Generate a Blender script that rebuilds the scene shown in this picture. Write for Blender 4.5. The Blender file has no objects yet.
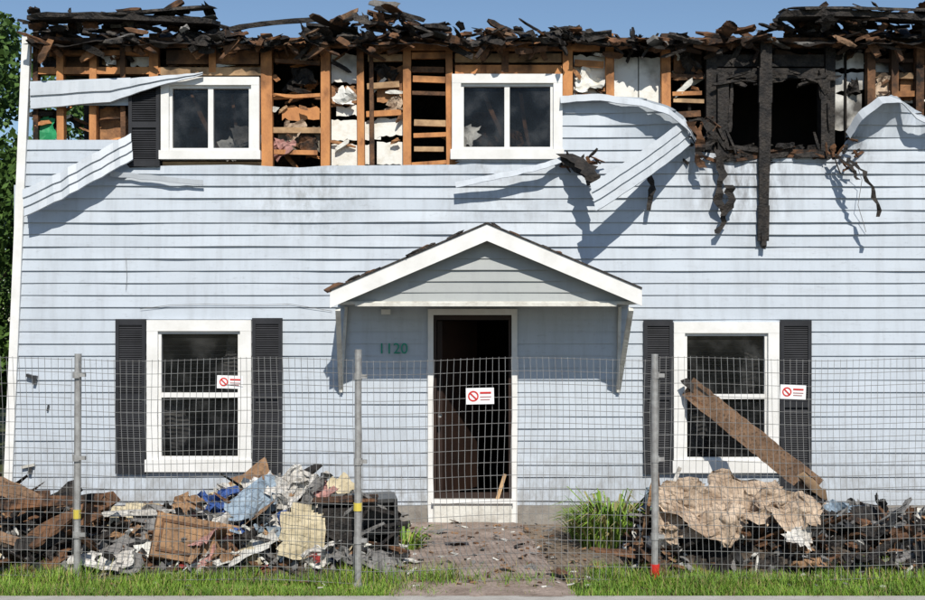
import bpy, math, random
from mathutils import Vector, Matrix, noise, Euler
random.seed(7)
R=random.uniform
CAMY=-12.0; CAMZ=2.07; F=1200.0; HY=318.0
def W(px,py,y=0.0):
    s=(y-CAMY)/F
    return Vector(((px-462.5)*s, y, CAMZ+(HY-py)*s))
def X(px,y=0.0): return (px-462.5)*(y-CAMY)/F
def Z(py,y=0.0): return CAMZ+(HY-py)*(y-CAMY)/F
sc=bpy.context.scene
# ---------------- materials
def mat(name,c1,c2=None,rough=0.8,scale=4.0,detail=6,bump=0.0,bscale=30,stretch=(1,1,1),c3=None,pos=(0.35,0.65),metal=0,spec=0.3,soot=None,speck=0):
    m=bpy.data.materials.new(name); m.use_nodes=True; nt=m.node_tree; N=nt.nodes; L=nt.links
    b=N['Principled BSDF']; b.inputs['Roughness'].default_value=rough; b.inputs['Metallic'].default_value=metal
    b.inputs['Specular IOR Level'].default_value=spec
    tc=N.new('ShaderNodeTexCoord'); mp=N.new('ShaderNodeMapping'); mp.inputs['Scale'].default_value=stretch
    L.new(tc.outputs['Object'],mp.inputs['Vector'])
    if c2 is None: c2=tuple(x*0.8 for x in c1)
    n=N.new('ShaderNodeTexNoise'); n.inputs['Scale'].default_value=scale; n.inputs['Detail'].default_value=detail; n.inputs['Roughness'].default_value=0.65
    L.new(mp.outputs[0],n.inputs['Vector'])
    r=N.new('ShaderNodeValToRGB'); e=r.color_ramp.elements
    e[0].position=pos[0]; e[0].color=(*c1,1); e[1].position=pos[1]; e[1].color=(*c2,1)
    if c3: 
        k=e.new((pos[0]+pos[1])/2); k.color=(*c3,1)
    L.new(n.outputs['Fac'],r.inputs['Fac']); src=r.outputs['Color']
    def mixin(src,fac,col):
        mx=N.new('ShaderNodeMix'); mx.data_type='RGBA'; L.new(fac,mx.inputs['Factor']); L.new(src,mx.inputs['A']); mx.inputs['B'].default_value=(*col,1); return mx.outputs['Result']
    if soot: # real smoke staining: more towards the burnt roof and burnt-out room
        sp=N.new('ShaderNodeSeparateXYZ'); L.new(tc.outputs['Object'],sp.inputs[0])
        mz=N.new('ShaderNodeMapRange'); mz.inputs['From Min'].default_value=soot[0]; mz.inputs['From Max'].default_value=soot[1]; mz.inputs['To Max'].default_value=.42; L.new(sp.outputs['Z'],mz.inputs['Value'])
        mxx=N.new('ShaderNodeMapRange'); mxx.inputs['From Min'].default_value=1.6; mxx.inputs['From Max'].default_value=2.8; mxx.inputs['To Max'].default_value=.22; L.new(sp.outputs['X'],mxx.inputs['Value'])
        ad=N.new('ShaderNodeMath'); L.new(mz.outputs[0],ad.inputs[0]); L.new(mxx.outputs[0],ad.inputs[1])
        n3=N.new('ShaderNodeTexNoise'); n3.inputs['Scale'].default_value=3.2; n3.inputs['Detail'].default_value=8; L.new(tc.outputs['Object'],n3.inputs['Vector'])
        a2=N.new('ShaderNodeMath'); L.new(ad.outputs[0],a2.inputs[0]); L.new(n3.outputs['Fac'],a2.inputs[1])
        mr=N.new('ShaderNodeMapRange'); mr.inputs['From Min'].default_value=.62; mr.inputs['From Max'].default_value=.88; mr.inputs['To Max'].default_value=.93; L.new(a2.outputs[0],mr.inputs['Value'])
        src=mixin(src,mr.outputs[0],(0.018,0.014,0.012))
    if speck:
        n4=N.new('ShaderNodeTexNoise'); n4.inputs['Scale'].default_value=38; n4.inputs['Detail'].default_value=4; L.new(tc.outputs['Object'],n4.inputs['Vector'])
        mr=N.new('ShaderNodeMapRange'); mr.inputs['From Min'].default_value=.52; mr.inputs['From Max'].default_value=.7; mr.inputs['To Max'].default_value=speck; L.new(n4.outputs['Fac'],mr.inputs['Value'])
        src=mixin(src,mr.outputs[0],(0.03,0.025,0.02))
    L.new(src,b.inputs['Base Color'])
    if bump>0:
        n2=N.new('ShaderNodeTexNoise'); n2.inputs['Scale'].default_value=bscale; n2.inputs['Detail'].default_value=5
        L.new(mp.outputs[0],n2.inputs['Vector'])
        bp=N.new('ShaderNodeBump'); bp.inputs['Strength'].default_value=bump; bp.inputs['Distance'].default_value=0.02
        L.new(n2.outputs['Fac'],bp.inputs['Height']); L.new(bp.outputs[0],b.inputs['Normal'])
    return m
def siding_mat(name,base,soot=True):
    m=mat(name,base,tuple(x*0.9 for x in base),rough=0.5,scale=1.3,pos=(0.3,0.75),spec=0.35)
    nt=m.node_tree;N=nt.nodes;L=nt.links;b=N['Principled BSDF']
    src=b.inputs['Base Color'].links[0].from_socket
    tc=N.new('ShaderNodeTexCoord')
    def layer(src,scale,stretch,lo,hi,col,maxf,extra=None):
        mp=N.new('ShaderNodeMapping'); mp.inputs['Scale'].default_value=stretch; L.new(tc.outputs['Object'],mp.inputs['Vector'])
        n=N.new('ShaderNodeTexNoise'); n.inputs['Scale'].default_value=scale; n.inputs['Detail'].default_value=8; n.inputs['Roughness'].default_value=0.7
        L.new(mp.outputs[0],n.inputs['Vector'])
        mr=N.new('ShaderNodeMapRange'); mr.inputs['From Min'].default_value=lo; mr.inputs['From Max'].default_value=hi; mr.inputs['To Max'].default_value=maxf
        L.new(n.outputs['Fac'],mr.inputs['Value']); f=mr.outputs[0]
        if extra is not None:
            mu=N.new('ShaderNodeMath'); mu.operation='MULTIPLY'; L.new(f,mu.inputs[0]); L.new(extra,mu.inputs[1]); f=mu.outputs[0]
        mx=N.new('ShaderNodeMix'); mx.data_type='RGBA'; L.new(f,mx.inputs['Factor']); L.new(src,mx.inputs['A']); mx.inputs['B'].default_value=(*col,1)
        return mx.outputs['Result']
    src=layer(src,3,(3,1,0.35),0.47,0.8,(0.24,0.25,0.26),0.42)
    src=layer(src,22,(0.6,1,1.5),0.58,0.8,(0.15,0.15,0.15),0.5)
    src=layer(src,2.2,(.35,1,3.5),0.54,0.75,(0.30,0.31,0.33),0.4)
    if soot:
        def blob(c,rad):
            d=N.new('ShaderNodeVectorMath'); d.operation='DISTANCE'; L.new(tc.outputs['Object'],d.inputs[0]); d.inputs[1].default_value=c
            mr=N.new('ShaderNodeMapRange'); mr.inputs['From Min'].default_value=rad; mr.inputs['From Max'].default_value=rad*0.25; L.new(d.outputs['Value'],mr.inputs['Value']); return mr.outputs[0]
        src=layer(src,5,(2,1,0.6),0.38,0.62,(0.05,0.04,0.035),0.75,blob((X(740),0,Z(165)),0.85))
        src=layer(src,5,(2,1,0.7),0.4,0.65,(0.05,0.04,0.035),0.8,blob((X(845),0,Z(150)),0.4))
        src=layer(src,6,(2,1,1),0.42,0.65,(0.12,0.12,0.10),0.5,blob((X(310),0,Z(172)),0.9))
        src=layer(src,6,(2,1,1),0.46,0.7,(0.14,0.13,0.12),0.4,blob((X(500),0,Z(172)),0.9))
        sp=N.new('ShaderNodeSeparateXYZ'); L.new(tc.outputs['Object'],sp.inputs[0])
        mz=N.new('ShaderNodeMapRange'); mz.inputs['From Min'].default_value=1.0; mz.inputs['From Max'].default_value=.1; L.new(sp.outputs['Z'],mz.inputs['Value'])
        src=layer(src,7,(2,1,.8),0.40,0.62,(0.17,0.15,0.12),0.65,mz.outputs[0])
    L.new(src,b.inputs['Base Color'])
    return m
M={}
M['siding']=siding_mat('blue_grey_siding',(0.485,0.535,0.595))
M['siding2']=siding_mat('loose_siding',(0.52,0.56,0.605),False)
M['gabsiding']=siding_mat('gable_siding_shaded',(0.36,0.38,0.375),False)  # greyer gable siding, base colour lowered to carry the fascia overhang's shade
M['white']=mat('white_trim',(0.76,0.755,0.74),(0.62,0.61,0.58),rough=0.5,scale=5,pos=(0.4,0.8))
M['dirtywhite']=mat('weathered_board',(0.64,0.63,0.58),(0.30,0.27,0.23),rough=0.8,scale=5,pos=(0.45,0.8),bump=0.3)
M['foam']=mat('sheathing_panel',(0.76,0.75,0.71),(0.30,0.25,0.19),rough=0.8,scale=6,pos=(0.5,0.78),bump=0.2,c3=(0.66,0.63,0.56),soot=(4.5,5.1))
M['shutter']=mat('shutter_paint',(0.014,0.015,0.018),(0.026,0.027,0.032),rough=0.6)
so=(4.2,5.1)
M['wood']=mat('framing_wood',(0.56,0.255,0.095),(0.12,0.05,0.025),rough=0.8,scale=3.5,pos=(0.38,0.76),stretch=(2,2,0.8),bump=0.3,c3=(0.44,0.195,0.078),soot=so)
M['wood2']=mat('pale_wood',(0.54,0.36,0.20),(0.24,0.14,0.075),rough=0.8,scale=4,pos=(0.35,0.7),bump=0.3,soot=so)
M['orangeboard']=mat('sheathing_board',(0.40,0.20,0.09),(0.13,0.062,0.035),rough=0.85,scale=5,pos=(0.38,0.7),bump=0.3,soot=(4.3,5.0),speck=.4)
M['brownwood']=mat('old_wood',(0.20,0.10,0.05),(0.035,0.021,0.015),rough=0.85,scale=5,pos=(0.35,0.68),bump=0.4,speck=.5)
M['plankw']=mat('worn_plank_wood',(0.27,0.165,0.10),(0.11,0.065,0.04),rough=0.85,scale=5,pos=(0.35,0.7),bump=0.5,speck=.7)
M['char']=mat('charred_wood',(0.010,0.009,0.009),(0.05,0.041,0.034),rough=0.7,scale=12,pos=(0.4,0.75),bump=0.8,bscale=40)
M['charbrown']=mat('half_charred_wood',(0.016,0.012,0.010),(0.20,0.095,0.045),rough=0.85,scale=5,pos=(0.43,0.68),bump=0.5)
M['shingle']=mat('burnt_shingle',(0.022,0.021,0.022),(0.11,0.095,0.08),rough=0.9,scale=20,pos=(0.4,0.7),bump=0.8,bscale=60)
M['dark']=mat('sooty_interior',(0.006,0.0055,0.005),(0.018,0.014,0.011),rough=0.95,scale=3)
M['drywall']=mat('stained_drywall',(0.22,0.19,0.15),(0.03,0.025,0.02),rough=0.9,scale=2.5,pos=(0.38,0.56))
M['concrete']=mat('concrete',(0.30,0.28,0.25),(0.20,0.18,0.16),rough=0.9,scale=6,bump=0.4)
M['door']=mat('door_dark',(0.018,0.011,0.009),(0.035,0.018,0.012),rough=0.55,scale=2)
M['steel']=mat('galvanised_steel',(0.42,0.42,0.41),(0.26,0.25,0.24),rough=0.5,scale=15,metal=0.4)
M['wire']=mat('galvanised_wire',(0.44,0.44,0.43),(0.30,0.29,0.28),rough=0.5,scale=8,metal=0.3)
M['yellow']=mat('yellow_tape',(0.60,0.48,0.08),rough=0.6)
M['red']=mat('red_paint',(0.60,0.03,0.025),rough=0.5)
M['signwhite']=mat('sign_white',(0.80,0.80,0.80),(0.74,0.74,0.74),rough=0.4)
M['grey']=mat('grey_print',(0.45,0.2,0.2),rough=0.5)
M['green']=mat('green_numbers',(0.02,0.30,0.20),rough=0.5)
M['tarp']=mat('green_tarp',(0.03,0.32,0.13),(0.02,0.2,0.08),rough=0.5)
M['blue']=mat('blue_fabric',(0.05,0.11,0.34),(0.03,0.07,0.22),rough=0.7,speck=.6)
M['bluelt']=mat('pale_blue_fabric',(0.32,0.40,0.48),(0.18,0.24,0.3),rough=0.7,speck=.5)
M['redf']=mat('red_fabric',(0.40,0.05,0.04),(0.2,0.03,0.03),rough=0.8,speck=.5)
M['pink']=mat('pink_fabric',(0.48,0.25,0.22),(0.28,0.15,0.13),rough=0.8,speck=.5)
M['cloth']=mat('white_cloth',(0.68,0.66,0.62),(0.36,0.33,0.29),rough=0.8,scale=7,speck=.5,bump=.6,bscale=14)
M['greyf']=mat('grey_fabric',(0.26,0.25,0.24),(0.11,0.105,0.10),rough=0.85,scale=6,speck=.5)
M['insul']=mat('tan_insulation',(0.56,0.44,0.33),(0.24,0.165,0.11),rough=0.95,scale=7,bump=1.0,bscale=22,pos=(0.38,0.68),speck=.45)
M['card']=mat('cardboard',(0.36,0.215,0.115),(0.17,0.10,0.058),rough=0.9,scale=5,speck=.5,bump=.3)
M['cream']=mat('cream_board',(0.58,0.50,0.34),(0.35,0.29,0.18),rough=0.8,speck=.4)
M['metal']=mat('dark_metal',(0.02,0.02,0.022),(0.05,0.05,0.05),rough=0.35,scale=8,spec=0.5)
M['ash']=mat('ash_rubble',(0.02,0.018,0.016),(0.15,0.115,0.085),rough=0.95,scale=9,detail=10,bump=1.0,bscale=35,pos=(0.4,0.72))
M['earth']=mat('dirt_and_litter',(0.14,0.105,0.075),(0.28,0.22,0.165),rough=0.95,scale=3.5,detail=10,bump=0.7,bscale=40,c3=(0.20,0.155,0.115),speck=.5)
M['path']=mat('dirty_concrete_path',(0.40,0.32,0.275),(0.20,0.15,0.12),rough=0.95,scale=5,detail=10,bump=0.6,bscale=45,speck=.4)
M['walk']=mat('sidewalk_concrete',(0.46,0.44,0.41),(0.36,0.34,0.31),rough=0.9,scale=5,bump=0.3,bscale=60)
M['asphalt']=mat('asphalt',(0.05,0.05,0.05),(0.07,0.07,0.068),rough=0.9,scale=30)
M['lawn']=mat('lawn_soil',(0.05,0.08,0.018),(0.09,0.085,0.04),rough=0.95,scale=6)
M['g1']=mat('grass_a',(0.14,0.26,0.03),(0.08,0.17,0.02),rough=0.6,scale=2)
M['g2']=mat('grass_b',(0.22,0.34,0.04),(0.14,0.24,0.03),rough=0.6,scale=2)
M['g3']=mat('grass_dry',(0.36,0.32,0.12),(0.22,0.19,0.08),rough=0.7,scale=2)
M['w1']=mat('weed_leaf',(0.26,0.38,0.05),(0.13,0.24,0.03),rough=0.6)
M['l1']=mat('leaf_a',(0.05,0.10,0.018),(0.03,0.065,0.012),rough=0.6,scale=1.5)
M['l2']=mat('leaf_b',(0.09,0.16,0.03),(0.05,0.10,0.02),rough=0.6,scale=1.5)
M['bark']=mat('bark',(0.10,0.07,0.05),(0.05,0.035,0.025),rough=0.9,scale=8,bump=0.6)
M['fencewood']=mat('brown_fence_board',(0.07,0.045,0.035),(0.04,0.028,0.022),rough=0.85)
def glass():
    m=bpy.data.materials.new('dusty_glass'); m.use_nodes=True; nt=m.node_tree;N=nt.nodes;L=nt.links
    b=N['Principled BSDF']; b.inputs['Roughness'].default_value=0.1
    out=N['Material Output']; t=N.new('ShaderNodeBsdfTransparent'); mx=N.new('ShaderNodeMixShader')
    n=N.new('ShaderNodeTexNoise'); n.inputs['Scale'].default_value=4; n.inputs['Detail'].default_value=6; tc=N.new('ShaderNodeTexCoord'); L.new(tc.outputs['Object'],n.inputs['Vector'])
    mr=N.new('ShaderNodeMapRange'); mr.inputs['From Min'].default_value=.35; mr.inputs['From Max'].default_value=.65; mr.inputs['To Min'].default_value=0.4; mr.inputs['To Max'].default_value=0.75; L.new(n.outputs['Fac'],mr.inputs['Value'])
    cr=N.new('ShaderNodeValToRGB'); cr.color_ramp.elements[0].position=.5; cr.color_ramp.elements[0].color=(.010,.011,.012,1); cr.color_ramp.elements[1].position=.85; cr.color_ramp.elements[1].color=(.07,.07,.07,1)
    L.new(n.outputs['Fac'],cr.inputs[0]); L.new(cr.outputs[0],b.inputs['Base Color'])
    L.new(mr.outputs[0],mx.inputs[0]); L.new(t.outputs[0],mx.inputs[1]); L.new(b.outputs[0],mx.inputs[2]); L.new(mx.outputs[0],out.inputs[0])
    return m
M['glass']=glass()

# ---------------- mesh builder
def empty(name):
    o=bpy.data.objects.new(name,None); sc.collection.objects.link(o); return o
class MB:
    def __init__(s): s.v=[];s.f=[];s.m=[];s.mats=[]
    def mi(s,k):
        if k not in s.mats: s.mats.append(k)
        return s.mats.index(k)
    def face(s,pts,k):
        n=len(s.v); s.v+= [tuple(p) for p in pts]; s.f.append(tuple(range(n,n+len(pts)))); s.m.append(s.mi(k))
    def hexa(s,c,k):
        n=len(s.v); s.v+=[tuple(p) for p in c]; i=s.mi(k)
        for q in ((0,3,2,1),(4,5,6,7),(0,1,5,4),(1,2,6,5),(2,3,7,6),(3,0,4,7)):
            s.f.append(tuple(n+a for a in q)); s.m.append(i)
    def box(s,x0,x1,y0,y1,z0,z1,k):
        s.hexa([(x0,y0,z0),(x1,y0,z0),(x1,y1,z0),(x0,y1,z0),(x0,y0,z1),(x1,y0,z1),(x1,y1,z1),(x0,y1,z1)],k)
    def rbox(s,c,size,rot,k,jag=0):
        Mx=Euler(rot).to_matrix(); a,b,d=[q/2 for q in size]
        P=[(-a,-b,-d),(a,-b,-d),(a,b,-d),(-a,b,-d),(-a,-b,d),(a,-b,d),(a,b,d),(-a,b,d)]
        s.hexa([Vector(c)+Mx@Vector((p[0]+R(-jag,jag),p[1]+R(-jag,jag)*.3,p[2]+R(-jag,jag)*.3)) for p in P],k)
    def splinter(s,c,size,rot,k,seg=5,jag=.015):
        Mx=Euler(rot).to_matrix(); c=Vector(c); L,w,t=size; b=len(s.v); i=s.mi(k); o=R(0,99)
        for j in range(seg+1):
            u=j/seg; f=1-(.55*R(.3,1) if j in(0,seg) else .25*R(0,1)); cz=.04*L*math.sin(u*3+o)*.5
            for (p,q) in ((-1,-1),(1,-1),(1,1),(-1,1)):
                s.v.append(tuple(c+Mx@Vector(((u-.5)*L+R(-jag,jag),p*w*.5*f+R(-jag,jag)*.4,q*t*.5*f+cz))))
        for j in range(seg):
            q=b+j*4
            for e in range(4): s.f.append((q+e,q+(e+1)%4,q+4+(e+1)%4,q+4+e)); s.m.append(i)
        s.f.append((b+3,b+2,b+1,b)); s.m.append(i); q=b+seg*4; s.f.append((q,q+1,q+2,q+3)); s.m.append(i)
    def beam(s,p0,p1,w,t,k,side=Vector((0,1,0)),taper=1.0):
        p0=Vector(p0);p1=Vector(p1);d=(p1-p0).normalized(); u=d.cross(side)
        if u.length<1e-4: u=d.cross(Vector((1,0,0)))
        u.normalize(); vv=u.cross(d).normalized()
        a=[];
        for p,f in ((p0,1),(p1,taper)):
            for i,j in ((-1,-1),(1,-1),(1,1),(-1,1)): a.append(p+u*w*.5*i*f+vv*t*.5*j*f)
        s.hexa(a,k)
    def tube(s,p0,p1,r,k,n=8,r1=None):
        p0=Vector(p0);p1=Vector(p1);d=(p1-p0).normalized(); u=d.orthogonal().normalized(); v=d.cross(u); r1=r if r1 is None else r1
        b=len(s.v); i=s.mi(k)
        for p,rr in ((p0,r),(p1,r1)):
            for q in range(n):
                a=2*math.pi*q/n; s.v.append(tuple(p+u*rr*math.cos(a)+v*rr*math.sin(a)))
        for q in range(n):
            s.f.append((b+q,b+(q+1)%n,b+n+(q+1)%n,b+n+q)); s.m.append(i)
        s.f.append(tuple(b+n+q for q in range(n))); s.m.append(i)
    def grid(s,fn,nu,nv,k,skip=None):
        b=len(s.v); i=s.mi(k)
        for a in range(nu+1):
            for c in range(nv+1): s.v.append(tuple(fn(a/nu,c/nv)))
        for a in range(nu):
            for c in range(nv):
                if skip and skip(a,c): continue
                q=b+a*(nv+1)+c; s.f.append((q,q+nv+1,q+nv+2,q+1)); s.m.append(i)
    def sheet(s,c,sx,sy,rot,k,amp=0.08,n=12,freq=3.0,ragged=True):
        Mx=Euler(rot).to_matrix(); o=Vector((R(0,99),R(0,99),R(0,99))); c=Vector(c)
        def fn(u,v):
            p=Vector(((u-.5)*sx,(v-.5)*sy,0)); q=p*freq+o
            e=noise.noise_vector(q)*amp+noise.noise_vector(q*2.7)*amp*0.5+noise.noise_vector(q*6.1)*amp*0.22
            r=1
            if ragged: r=1+.22*noise.noise(Vector((math.atan2(v-.5,u-.5)*1.7,o.x,0)))
            return c+Mx@(Vector((p.x*r,p.y*r,0))+e)
        def sk(a,b):
            u=(a+.5)/n-.5; v=(b+.5)/n-.5
            return (u*u+v*v)**.5 > .52+.16*noise.noise(Vector((math.atan2(v,u)*2.3,o.y,1)))
        s.grid(fn,n,n,k,sk if ragged else None)
    def build(s,name,parent=None,smooth=False):
        me=bpy.data.meshes.new(name); me.from_pydata(s.v,[],s.f)
        for k in s.mats: me.materials.append(M[k])
        me.polygons.foreach_set('material_index',s.m)
        if smooth: me.polygons.foreach_set('use_smooth',[True]*len(s.f))
        me.update(); o=bpy.data.objects.new(name,me); sc.collection.objects.link(o)
        if parent: o.parent=parent
        return o
def interp(pts,x):
    if x<=pts[0][0]: return pts[0][1]
    for (a,b),(c,d) in zip(pts,pts[1:]):
        if x<=c: return b+(d-b)*(x-a)/(c-a) if c>a else d
    return pts[-1][1]

# ================= HOUSE
house=empty('burned_house')
H=0.121
RX=6.6
def leftx(z): return X(10)+(z/5.0)*(X(28)-X(10))
opens=[(X(148),X(252),Z(471),Z(320)),(X(673),X(778),Z(472),Z(322)),(X(430),X(516),0,Z(311)),
       (X(162),X(260),Z(160),Z(70)),(X(452),X(562),Z(158),Z(70)),(X(720),X(828),Z(156),Z(70))]
topc=[(0,140),(128,140),(130,168),(163,166),(240,165),(300,168),(330,166),(455,165),(456,160),(560,160),(561,96),(600,96),(640,100),(668,110),(684,122),(692,146),(700,152),(720,154),(828,157),(842,152),(848,132),(858,116),(872,104),(885,98),(900,104),(915,110),(925,120),(960,112),(1050,120),(1200,118)]
topc=[(X(a),Z(b)) for a,b in topc]
def siding(mb,xa,xb,zbot,ztop,key,opens=(),y0=0.0,step=0.05,warp=None,hc=H,lf=None):
    xs=[xa]
    x=xa
    while x<xb-1e-6: x=min(x+step,xb); xs.append(x)
    for o in opens: xs+= [q for q in o[:2] if xa<q<xb]
    xs=sorted(set(round(q,4) for q in xs))
    def ypos(x,z,k):
        t=(z-k*hc)/hc
        dep=0.015+0.006*noise.noise(Vector((x*0.8,k*3.7,1)))
        if z>2.5: dep+=.004+.010*noise.noise(Vector((x*1.9,k*5.1,7)))
        y=y0-(max(.004,dep)*(1-t)+0.004)
        y+=0.004*noise.noise(Vector((x*1.6,z*2.5,k*.7)))
        if warp: y+=warp(x,z)
        return min(y,y0-.003)
    def zj(x,k): return .007*noise.noise(Vector((x*.7,k*2.3,4)))*(1 if k*hc>2.4 else .35)
    for a,b in zip(xs,xs[1:]):
        xm=(a+b)/2
        ta,tb=ztop(a+1e-4),ztop(b-1e-4); ba,bb=zbot(a),zbot(b)
        segs=[(min(ba,bb),max(ta,tb))]
        for o in opens:
            if o[0]-1e-4<xm<o[1]+1e-4:
                ns=[]
                for s0,s1 in segs:
                    if o[3]<=s0 or o[2]>=s1: ns.append((s0,s1)); continue
                    if o[2]>s0: ns.append((s0,o[2]))
                    if o[3]<s1: ns.append((o[3],s1))
                segs=ns
        for s0,s1 in segs:
            k=int(math.floor(s0/hc+1e-6))
            while k*hc<s1-1e-4:
                z0=max(k*hc,s0); z1=min((k+1)*hc,s1)
                za0,za1=max(z0,ba) ,min(z1,ta); zb0,zb1=max(z0,bb),min(z1,tb)
                if za1-za0<1e-4 and zb1-zb0<1e-4: k+=1; continue
                za1=max(za1,za0); zb1=max(zb1,zb0)
                aa,ab=a,b
                if lf and a<lf(z0)+0.001: aa=max(a,lf(z0)); 
                if aa>=ab: k+=1; continue
                ja=zj(aa,k) if z0==k*hc else 0; jb=zj(ab,k) if z0==k*hc else 0
                ka=zj(aa,k+1) if z1==(k+1)*hc else 0; kb=zj(ab,k+1) if z1==(k+1)*hc else 0
                A0=(aa,ypos(aa,za0,k),za0+ja); B0=(ab,ypos(ab,zb0,k),zb0+jb)
                mb.face([A0,B0,(ab,ypos(ab,zb1,k),zb1+kb),(aa,ypos(aa,za1,k),za1+ka)],key)
                if z0==k*hc:
                    mb.face([(aa,y0-0.001,za0+ja),(ab,y0-0.001,zb0+jb),B0,A0],key)
                k+=1
def warp(x,z):
    px=x*100+462.5; zt=interp(topc,x); d=zt-z; w=0
    if 560<px<700: w-=0.16*max(0,1-d/0.35)*max(0,min(1,(px-600)/60))*(1.0 if px<680 else max(0,1-(px-680)/20))
    if px>846: w-=0.16*max(0,1-d/0.3)*abs(math.sin((px-846)/22.0))
    if 165<px<560: w-=0.03*max(0,1-d/0.2)*(0.5+noise.noise(Vector((x*4,0,3))))
    w-=0.014*abs(noise.noise(Vector((x*0.9,z*5,5))))*max(0,1-abs(z-3.1)/0.9)
    return w
mb=MB()
siding(mb,X(10),RX,lambda x:0.2,lambda x:interp(topc,x),'siding',opens,warp=warp,lf=leftx)
siding(mb,X(31),X(131),lambda x:Z(106),lambda x:interp([(X(31),Z(82)),(X(131),Z(78))],x),'siding',warp=lambda x,z:-0.015)
mb.build('siding',house)
mb=MB()
mb.box(X(12)+0.02,X(12)+0.12,0.0,8,0.0,3.4,'siding'); mb.box(RX-0.1,RX,0.0,8,0,4.6,'siding')
mb.box(X(12)+0.12,RX-0.1,7.9,8,0,4.7,'siding')
def sheath(mb,z0,z1,x0,x1,ops,y0,y1,k):
    xs=sorted(set([x0,x1]+[q for o in ops for q in o[:2] if x0<q<x1]))
    for a,b in zip(xs,xs[1:]):
        xm=(a+b)/2; segs=[(z0,z1)]
        for o in ops:
            if o[0]<xm<o[1]:
                ns=[]
                for s0,s1 in segs:
                    if o[3]<=s0 or o[2]>=s1: ns.append((s0,s1)); continue
                    if o[2]>s0+1e-3: ns.append((s0,o[2]))
                    if o[3]<s1-1e-3: ns.append((o[3],s1))
                segs=ns
        for s0,s1 in segs: mb.box(a,b,y0,y1,s0,s1,k)
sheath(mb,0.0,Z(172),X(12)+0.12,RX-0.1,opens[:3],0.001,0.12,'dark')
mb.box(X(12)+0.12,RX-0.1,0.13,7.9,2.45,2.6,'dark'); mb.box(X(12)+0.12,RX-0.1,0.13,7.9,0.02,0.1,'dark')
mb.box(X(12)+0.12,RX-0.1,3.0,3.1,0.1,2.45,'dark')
mb.box(X(12)+0.12,RX-0.1,1.9,2.0,2.6,4.75,'char')
mb.box(X(12)+0.12,RX-0.1,0.7,7.9,4.72,4.8,'char')
mb.build('shell_walls_and_floors',house)
mb=MB()
mb.box(X(11),RX,-0.015,0.0005,0.0,0.198,'concrete'); mb.build('foundation',house)
mb=MB()
a0,a1=Vector((X(8),-0.02,0.05)),Vector((X(28),-0.02,Z(38)))
mb.beam(a0,a1,0.085,0.06,'white'); mb.build('corner_trim',house)

# ---- upper framing
mb=MB()
def stud(px,w,p0,p1,k,y=0.06,t=0.09,lean=0):
    mb.beam(W(px,p1,0)+Vector((0,y,0)),W(px+lean,p0,0)+Vector((0,y,0)),w/100,t,k)
def horiz(x0,x1,py,h,k,y=0.06,t=0.085,tilt=0):
    mb.beam(W(x0,py+tilt,0)+Vector((0,y,0)),W(x1,py-tilt,0)+Vector((0,y,0)),h/100,t,k)
ST=[(35,5,'charbrown'),(60,7,'wood'),(92,7,'wood'),(123,5,'brownwood'),(153,9,'wood'),(212,7,'wood'),(267,11,'wood'),(325,9,'wood'),(361,7,'wood'),(407,8,'wood'),(372,4,'brownwood'),
    (450,7,'wood'),(568,10,'wood'),(505,7,'brownwood'),(611,8,'wood'),(667,9,'wood'),(712,11,'char'),(830,10,'char'),(872,8,'brownwood'),(896,7,'wood'),(920,8,'charbrown'),(960,8,'wood'),(1010,8,'charbrown')]
for px,w,k in ST:
    inwin=(px in(212,505,770))
    stud(px,w,33,72 if inwin else (172 if px<560 or px in(711,) else 168),k,lean=R(-1.5,1.5))
horiz(32,360,42,9,'orangeboard',y=0.05); horiz(362,600,46,8,'wood',y=0.05); horiz(600,930,42,9,'charbrown',y=0.05); horiz(930,1050,42,9,'char',y=0.05)
horiz(32,150,52,5,'wood',y=0.07); horiz(34,165,70,7,'wood',y=0.07)
horiz(165,258,56,14,'orangeboard',y=0.075,t=0.05); horiz(160,262,71,8,'wood2',y=0.06)
horiz(455,562,57,9,'wood2',y=0.075,t=0.05); horiz(455,562,69,9,'wood',y=0.065)
horiz(717,825,60,12,'char',y=0.07); horiz(717,825,73,10,'char',y=0.055)
horiz(162,262,164,5,'wood2',y=0.06); horiz(452,562,163,5,'wood',y=0.06)
for a,b,ys in ((411,447,(56,68,80,92,108,122,137,150,161)),(672,706,(76,90,101,112)),(272,321,(62,98,130,152)),(365,403,(60,82,112)),(875,918,(60,72,95)),(575,607,(60,92))):
    for yy in ys:
        if R(0,1)<0.93: horiz(a+R(0,3),b-R(0,4),yy+R(-3,3),R(3.5,7),random.choice(['wood','wood','wood2','brownwood']),y=R(0.04,0.1),t=0.04,tilt=R(-1.5,1.5))
for i in range(120):
    px=random.choice([R(36,128),R(272,320),R(272,320),R(365,402),R(330,360),R(575,608),R(835,920),R(676,706),R(165,260),R(455,560)])
    py=R(48,158); 
    if px<130: py=R(48,75) if R(0,1)<.5 else R(106,138)
    if 130<px<262 or 452<px<565: py=R(40,68)
    if px>570: py=R(48,100)
    c=W(px,py)+Vector((0,R(0.02,0.35),0))
    mb.splinter(c,(R(0.06,0.30),0.03,R(0.015,0.06)),(R(-.4,.4),R(-.9,.9),R(-.4,.4)),random.choice(['wood','wood','wood2','brownwood','orangeboard','char','dirtywhite','charbrown','foam']),4,.02)
mb.build('exposed_wall_studs',house)
mb=MB()
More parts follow.
